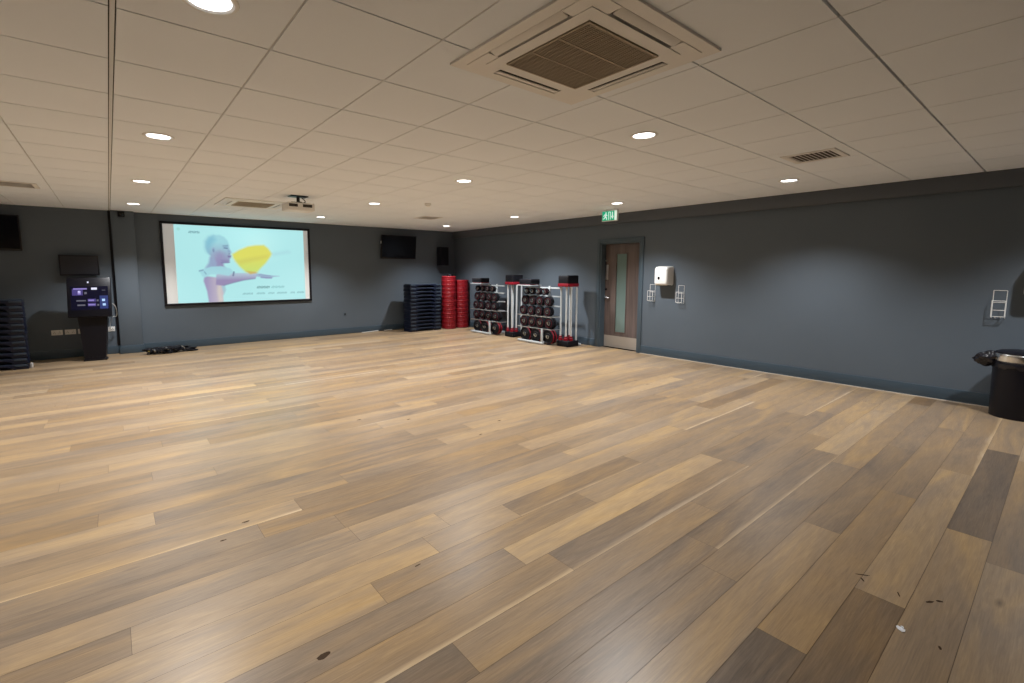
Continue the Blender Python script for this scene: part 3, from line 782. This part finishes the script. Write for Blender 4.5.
stack_steps(-1.50, 10.08, R(2), 12, .089, 'left of the kiosk', 'navy steps stacked at the left edge')
b = MB(); b.prism([(-1.045, 9.99), (-1.02, 9.98), (-1.015, 10.02), (-1.04, 10.03)], .0, .075, 'XY', .008)
tag(b.build('paper_cup', M['white']), 'small white crumpled cup at the foot of the left stack of steps', 'cup')

# ------------------------------------------------------------------ red ringed discs, stacked
def make_disc(p):
    t = thing('balance_disc', '', 'exercise disc')
    b = MB(); b.lathe([(0, 0), (.176, 0), (.186, .006), (.1885, .016), (.1895, p*.62), (.192, p*.68), (.192, p*.90), (.186, p*.985), (.17, p), (0, p)], seg=40)
    b.build('body', M['red'], t)
    b = MB(); b.lathe([(.1875, p*.16), (.1905, p*.20), (.1905, p*.30), (.1875, p*.34)], seg=40); b.build('band', M['redtrim'], t)
    return t
def stack_discs(x, y, n, p, where, first=None):
    s = first
    for k in range(n):
        lab = f'red round exercise disc, {ORD[n-1-k] if k else "bottom one"} in the {where}'
        loc = (x+rnd.uniform(-.003, .003), y+rnd.uniform(-.003, .003), k*p); rr = rnd.random()*6
        if s is None: s = make_disc(p); o = s; o.location = loc; o.rotation_euler = (0, 0, rr); o['label'] = lab; o['group'] = 'red discs stacked in the corner'
        else: o = dup(s, loc, rr, lab, 'red discs stacked in the corner')
    return s
s = stack_discs(6.93, 10.13, 13, .105, 'taller red stack')
stack_discs(7.345, 10.15, 12, .105, 'shorter red stack', s)
b = MB(); b.lathe([(0, 0), (.075, 0), (.082, .02), (.07, .045), (0, .05)], (7.0, 10.17, 13*.105), 'Z', 24)
tag(b.build('hand_weight', M['blackmatte']), 'small black weight lying on top of the taller red stack', 'weight')

# ------------------------------------------------------------------ barbell racks
def make_plate(rad, th, red):
    t = thing('weight_plate', '', 'weight plate')
    b = MB(); b.lathe([(.026, 0), (rad*.50, 0), (rad*.56, th*.18), (rad*.80, th*.18), (rad*.86, 0), (rad*.97, 0), (rad, th*.15), (rad, th*.85), (rad*.97, th), (rad*.86, th), (rad*.80, th*.82), (rad*.56, th*.82), (rad*.50, th), (.026, th), (.026, 0)], axis='Y', seg=30)
    b.build('disc', M['blackmatte'], t)
    b = MB(); b.lathe([(.0262, -.001), (.037, -.001), (.037, .004), (.0262, .004)], axis='Y', seg=24); b.build('hub', M['steel'], t)
    b = MB()
    if red: b.lathe([(rad+.0005, th*.22), (rad+.003, th*.3), (rad+.003, th*.7), (rad+.0005, th*.78)], axis='Y', seg=30); b.build('rim', M['redtrim'], t)
    else: b.lathe([(rad*.64, th*.10), (rad*.72, th*.10), (rad*.72, th*.18), (rad*.64, th*.18)], axis='Y', seg=30); b.build('ring', M['reddark'], t)
    return t
PL = {'s': make_plate(.070, .034, 0), 'm': make_plate(.102, .042, 0), 'l': make_plate(.1185, .048, 0), 'x': make_plate(.146, .056, 1)}
used = set()
def make_bar():
    t = thing('barbell', '', 'barbell')
    b = MB(); b.tube([(0, 0, 0.002), (0, 0, 1.064)], .0185, 14); b.build('shaft', M['silver'], t)
    b = MB(); b.lathe([(.0185, .055), (.030, .055), (.030, .085), (.0185, .085)], seg=18); b.build('collar', M['redtrim'], t)
    b = MB(); b.lathe([(0, 0), (.0195, 0), (.0195, .03), (.0185, .035)], seg=18); b.build('end_cap', M['black'], t)
    return t
BAR = [make_bar()]; bar_used = False
TIER = ['top', 'second', 'third', 'fourth', 'bottom']; NTH = ['outer', 'inner']; TH = {'s': .034, 'm': .042, 'l': .048, 'x': .056}
def make_rack(ox, oy, which, nbars, seed, bx):
    global bar_used
    r = random.Random(seed)
    rot = -PI/2; mw = Matrix.Translation((ox, oy, 0)) @ Matrix.Rotation(rot, 4, 'Z')
    t = thing('barbell_rack', f'silver frame rack of plates and upright bars, {which}', 'weight rack', (ox, oy, 0), rot, 'barbell racks along the right wall')
    yp = .285
    b = MB()
    b.box((-.03, .0, .012), (.72, .055, .050), .006); b.box((.0, .50, .012), (bx+.30, .55, .050), .006)
    b.box((-.03, .055, .016), (.0, .50, .046), .004); b.box((.603, .055, .016), (.643, .50, .046), .004)
    b.build('base', M['silver'], t)
    for x in (.03, .29, .60):
        b = MB(); b.box((x, yp, .046), (x+.035, yp+.035, 1.19), .004); b.build('post', M['silver'], t)
    b = MB(); b.box((.66, .008, .05), (.70, .046, .325), .008); b.build('foot_post', M['silver'], t)
    for z in (1.135, .965, .765, .55):
        b = MB(); b.box((-.03, yp+.006, z), (.90, yp+.028, z+.028), .003); b.build('cross_bar', M['silver'], t)
    for z in (.575, .325):
        b = MB(); b.tube([(-.06, .03, z), (bx-.02, .03, z)], .008, 10); b.tube([(-.06, .03, z), (-.06, yp+.02, z-.005)], .008, 8); b.tube([(bx-.02, .03, z), (bx-.02, yp+.02, z-.005)], .008, 8)
        b.build('guard_rail', M['steel'], t)
    tiers = [(1.09, 's', (.08, .25, .44, .62), .13), (.895, 'm', (.06, .29, .52, .75), .11), (.685, 'm', (.04, .27, .51, .74), .09), (.452, 'l', (.07, .31, .555, .80), .075), (.180, 'x', (.13, .44, .80), .075)]
    for ti, (z, key, xs, yf) in enumerate(tiers):
        for ci, x in enumerate(xs):
            yf_ = yf+r.uniform(-.015, .02)
            b = MB(); b.tube([(x, yf_-.035, z), (x, yp+.03, z)], .0125, 12); b.lathe([(0, -.030), (.021, -.030), (.021, -.004), (0, -.004)], (x, yf_-.005, z), 'Y', 16); b.build('peg', M['chrome'], t)
            th = TH[key]; y = yf_
            for n in range(2):
                p = mw @ Vector((x, y, z-.0128))
                cn = ("first", "second", "third", "last")[ci] if len(xs) == 4 else ("first", "middle", "last")[ci]
                lab = f'black plate, {NTH[n]} on the {cn} peg of the {TIER[ti]} row, rack {which}'
                if key in used: dup(PL[key], p, (0, r.random()*6, rot), lab, 'weight plates on the racks')
                else:
                    used.add(key); o = PL[key]; o.location = p; o.rotation_euler = (0, 0, rot); o['label'] = lab; o['group'] = 'weight plates on the racks'
                y += th+r.choice((.004, .012, .022))
    # black holders the bars stand in
    b = MB(); b.box((bx, .16, .0), (bx+.29, .495, .118), .02, 3); b.build('bar_tray', M['blackmatte'], t)
    spots = [(.045, .22), (.12, .30), (.185, .22), (.245, .30), (.10, .42)][:nbars]
    for n, (x, y) in enumerate(spots): c = MB(); c.lathe([(.0245, .119), (.042, .119), (.046, .135), (.040, .165), (.0245, .165), (.0245, .119)], (bx+x, y, 0), 'Z', 16); c.build('cup', M['redtrim'], t)
    b = MB(); b.box((bx+.01, .16, 1.235), (bx+.27, .48, 1.41), .02, 3); b.build('bar_holder', M['blackmatte'], t)
    b = MB(); b.box((bx+.005, .155, 1.190), (bx+.275, .485, 1.255), .010); b.build('holder_trim', M['redtrim'], t)
    b = MB(); b.tube([(bx+.25, .45, .10), (bx+.25, .45, 1.18)], .018, 12); b.build('holder_post', M['silver'], t)
    b = MB(); b.box((-.02, .03, 1.225), (.34, .30, 1.33), .018, 3); b.build('top_pad', M['blackmatte'], t)
    b = MB(); b.box((-.06, .02, 1.19), (.36, .325, 1.206), .003); b.build('top_shelf', M['silver'], t)
    b = MB(); b.box((.0, .05, 1.206), (.32, .29, 1.225), .003); b.build('pad_trim', M['redtrim'], t)
    for n, (x, y) in enumerate(spots):
        p = mw @ Vector((bx+x, y, .1195)); tx, ty = r.uniform(-.009, .009), r.uniform(-.009, .009)
        lab = f'upright silver barbell, {["first", "second", "third", "fourth", "fifth"][n]} from the left, rack {which}' if n < 4 else f'upright silver barbell behind the others, rack {which}'
        if bar_used: dup(BAR[0], p, (tx, ty, 0), lab, 'barbells standing in the racks')
        else:
            bar_used = True; o = BAR[0]; o.location = p; o['label'] = lab; o['group'] = 'barbells standing in the racks'
    return t
make_rack(6.93, 9.16, 'nearest the red stacks', 4, 1, 1.06)
make_rack(6.83, 7.36, 'nearest the brown door', 5, 2, .965)

# ------------------------------------------------------------------ exit sign
t = thing('exit_sign', 'green and white emergency exit sign hanging from the ceiling above the door', 'exit sign', (6.9, 5.12, CEIL), -PI/2)
b = MB(); b.box((-.16, -.018, -.205), (.16, .018, -.02), .005); b.build('housing', M['white'], t)
b = MB(); b.box((-.10, -.012, -.02), (-.08, .012, 0)); b.box((.08, -.012, -.02), (.10, .012, 0)); b.build('bracket', M['white'], t, smooth=0)
b = MB(); b.box((-.150, -.0205, -.192), (.10, -.0178, -.034)); pnl = b.build('green_panel', M['exit_green'], t, smooth=0)
b = MB()
b.box((.105, -.0205, -.192), (.150, -.0178, -.034))
# white doorway, running figure and downward arrow
b.prism([(-.020, -.180), (-.020, -.046), (.026, -.046), (.026, -.180), (.016, -.180), (.016, -.056), (-.010, -.056), (-.010, -.180)], -.0225, -.0203, 'XZ')
b.lathe([(0, -.0225), (.012, -.0225), (.012, -.0203)], (-.070, 0, -.062), 'Y', 16)
b.prism([(-.105, -.090), (-.075, -.078), (-.055, -.088), (-.040, -.110), (-.048, -.116), (-.062, -.102), (-.066, -.125), (-.050, -.145), (-.052, -.178), (-.064, -.178), (-.066, -.150), (-.082, -.136), (-.096, -.158), (-.128, -.166), (-.128, -.154), (-.104, -.148), (-.090, -.100), (-.106, -.106), (-.120, -.124), (-.128, -.118), (-.114, -.096)], -.0225, -.0203, 'XZ')
b.prism([(.055, -.050), (.073, -.050), (.073, -.120), (.092, -.120), (.064, -.172), (.036, -.120), (.055, -.120)], -.0225, -.0203, 'XZ')
b.build('pictogram', M['exit_white'], pnl, smooth=0)

# ------------------------------------------------------------------ wall things by the door
def make_dispenser(y, label):
    t = thing('towel_dispenser', label, 'paper dispenser', (XW, y, 1.415), -PI/2, 'white wall towel dispensers')
    # local: x along the wall (to the right), -y out of the wall
    b = MB()
    w_, hh = .125, .165
    secs = [(0, 1.0, 1.0, 0), (-.10, 1.0, 1.0, 0), (-.165, .97, .96, -.002), (-.195, .90, .86, -.006), (-.208, .76, .70, -.010)]
    rings = []
    for y_, sx, sz, dz in secs:
        ring = []; rr = .035
        for cx, cz, a0 in ((1, 1, 0), (-1, 1, PI/2), (-1, -1, PI), (1, -1, 1.5*PI)):
            for k in range(5):
                a = a0+PI/2*k/4
                ring.append(b.bm.verts.new((cx*(w_*sx-rr)+rr*math.cos(a), y_, cz*(hh*sz-rr)+rr*math.sin(a)+dz)))
        rings.append(ring)
    for A, B in zip(rings, rings[1:]):
        n = len(A)
        for i in range(n): b.bm.faces.new((A[i], A[(i+1) % n], B[(i+1) % n], B[i]))
    b.bm.faces.new(rings[-1]); b.bm.faces.new(rings[0][::-1])
    b.build('cover', M['white'], t, smooth=50)
    b = MB(); b.lathe([(0, -.2115), (.018, -.2115), (.021, -.207)], (-.03, 0, -.03), 'Y', 20)
    o = b.build('window', M['screen_off'], t); o.scale = (1, 1, 1.25)
    b = MB(); b.box((-.11, -.15, -.168), (.11, -.05, -.158), .003); b.build('towel_slot', M['dark_slot'], t)
    return t
dp = make_dispenser(4.40, 'white wall towel dispenser with a dark window to the right of the door')
dup(dp, (XW, .212, 1.405), label='white wall dispenser cut by the right edge of the photo above the bin')
def make_holder(y, z, label):
    t = thing('wire_holder', label, 'wire holder', (XW, y, z), -PI/2, 'white wire bottle holders')
    r_ = .0034; W, D = .050, .080
    b = MB()
    b.tube([(-W, -r_, -.15), (-W, -r_, .15)], r_, 8); b.tube([(W, -r_, -.15), (W, -r_, .15)], r_, 8)
    for z_ in (.15, .02): b.tube([(-W, -r_, z_), (W, -r_, z_)], r_, 8)
    b.build('mounting_frame', M['white'], t)
    b = MB()
    for z_ in (.04, -.06):
        b.tube([(-W, -.006, z_), (-W, -D, z_), (W, -D, z_), (W, -.006, z_)], r_, 8)
    b.build('hoop', M['white'], t)
    b = MB()
    for x in (-W, W): b.tube([(x, -D, .04), (x, -D, -.13), (x, -.006, -.15)], r_, 8)
    for q in (-.02, .02): b.tube([(q, -D, -.13), (q, -.006, -.15)], r_, 8)
    b.tube([(-W, -D, -.13), (W, -D, -.13)], r_, 8)
    b.build('cradle', M['white'], t)
    return t
h0 = make_holder(4.66, 1.11, 'white wire bottle holder between the door and the towel dispenser')
dup(h0, (XW, 4.125, 1.105), label='white wire bottle holder just right of the towel dispenser by the door')
dup(h0, (XW, .505, 1.140), label='white wire bottle holder on the right wall above the black bin')

# ------------------------------------------------------------------ bin
t = thing('bin', 'black round waste bin with a chrome band and bin bag at the right edge', 'bin', (7.255, .285, 0))
b = MB(); b.lathe([(0, 0), (.185, 0), (.192, .006), (.198, .30), (.202, .572), (.196, .576), (.185, .57), (0, .55)], seg=48); b.build('body', M['black'], t)
b = MB()
# bag folded over the rim
prof = [(.2065, .515), (.2085, .545), (.2095, .565), (.204, .578)]
seg = 64; rings = []
for i, (rr, z) in enumerate(prof):
    rings.append([b.bm.verts.new(((rr+.003*math.sin(k*1.9+i))*math.cos(2*PI*k/seg), (rr+.003*math.sin(k*1.9+i))*math.sin(2*PI*k/seg), z+(.012*math.sin(k*.9)+.006*math.sin(k*2.3) if i == 0 else 0))) for k in range(seg)])
for A, B in zip(rings, rings[1:]):
    for k in range(seg): b.bm.faces.new((A[k], A[(k+1) % seg], B[(k+1) % seg], B[k]))
b.build('bag_rim', M['bag'], t)
# bunched knot of bag sticking out
b = MB(); r = random.Random(3)
bmesh.ops.create_icosphere(b.bm, subdivisions=4, radius=1)
for v in b.bm.verts:
    c = v.co.copy(); n = .10*math.sin(c.x*7+c.z*5)+.08*math.sin(c.y*7-c.z*6+1)+.06*math.sin(c.x*15+c.y*11)+.04*math.sin(c.z*21+c.x*9)
    c *= 1+n; tpr = 1-.12*max(0, c.y)
    v.co = Vector((c.x*.085*tpr-.03,   .228+c.y*.105, .588+c.z*.078*tpr-.014*c.y))
b.build('bag_knot', M['bag'], t, smooth=60)
b = MB(); b.lathe([(.203, .580), (.2085, .586), (.210, .615), (.2085, .648), (.200, .660), (.192, .660), (.192, .580)], seg=48); b.build('chrome_band', M['chrome'], t)
b = MB(); b.lathe([(.192, .655), (.188, .672), (.15, .688), (.08, .697), (0, .70)], seg=48); b.build('lid', M['black'], t)

# ------------------------------------------------------------------ loose white sticks by the skirting
b = MB(); b.tube([(4.74, YS-.085, .009), (5.20, YS-.050, .016)], .008, 10)
tag(b.build('plastic_stick', M['white']), 'longer white plastic stick lying along the far skirting', 'stick', 'white sticks by the skirting')
b = MB(); b.tube([(5.36, YS-.040, .010), (5.58, YS-.032, .012)], .008, 10)
tag(b.build('plastic_stick', M['white2']), 'short thin white stick lying by the skirting near the stacked steps', 'stick', 'white sticks by the skirting')

# ------------------------------------------------------------------ world, camera, view
W = bpy.data.worlds.new('room'); SC.world = W; W.use_nodes = True
W.node_tree.nodes['Background'].inputs[0].default_value = (.5, .52, .55, 1); W.node_tree.nodes['Background'].inputs[1].default_value = .0
cd = bpy.data.cameras.new('camera'); cam = bpy.data.objects.new('camera', cd); COL.objects.link(cam)
cam.location = (0, 0, H); cam.rotation_euler = (PI/2-.1019, 0, -.6682)
cd.sensor_fit = 'HORIZONTAL'; cd.sensor_width = 36; cd.lens = 469.5/1024*36
cd.shift_x = (512-480.9)/1024; cd.shift_y = (318.75-341.5)/1024
cd.clip_start = .05
SC.camera = cam
vs = SC.view_settings; vs.view_transform = 'Standard'; vs.look = 'None'; vs.exposure = 0; vs.gamma = 1; vs.use_curve_mapping = False
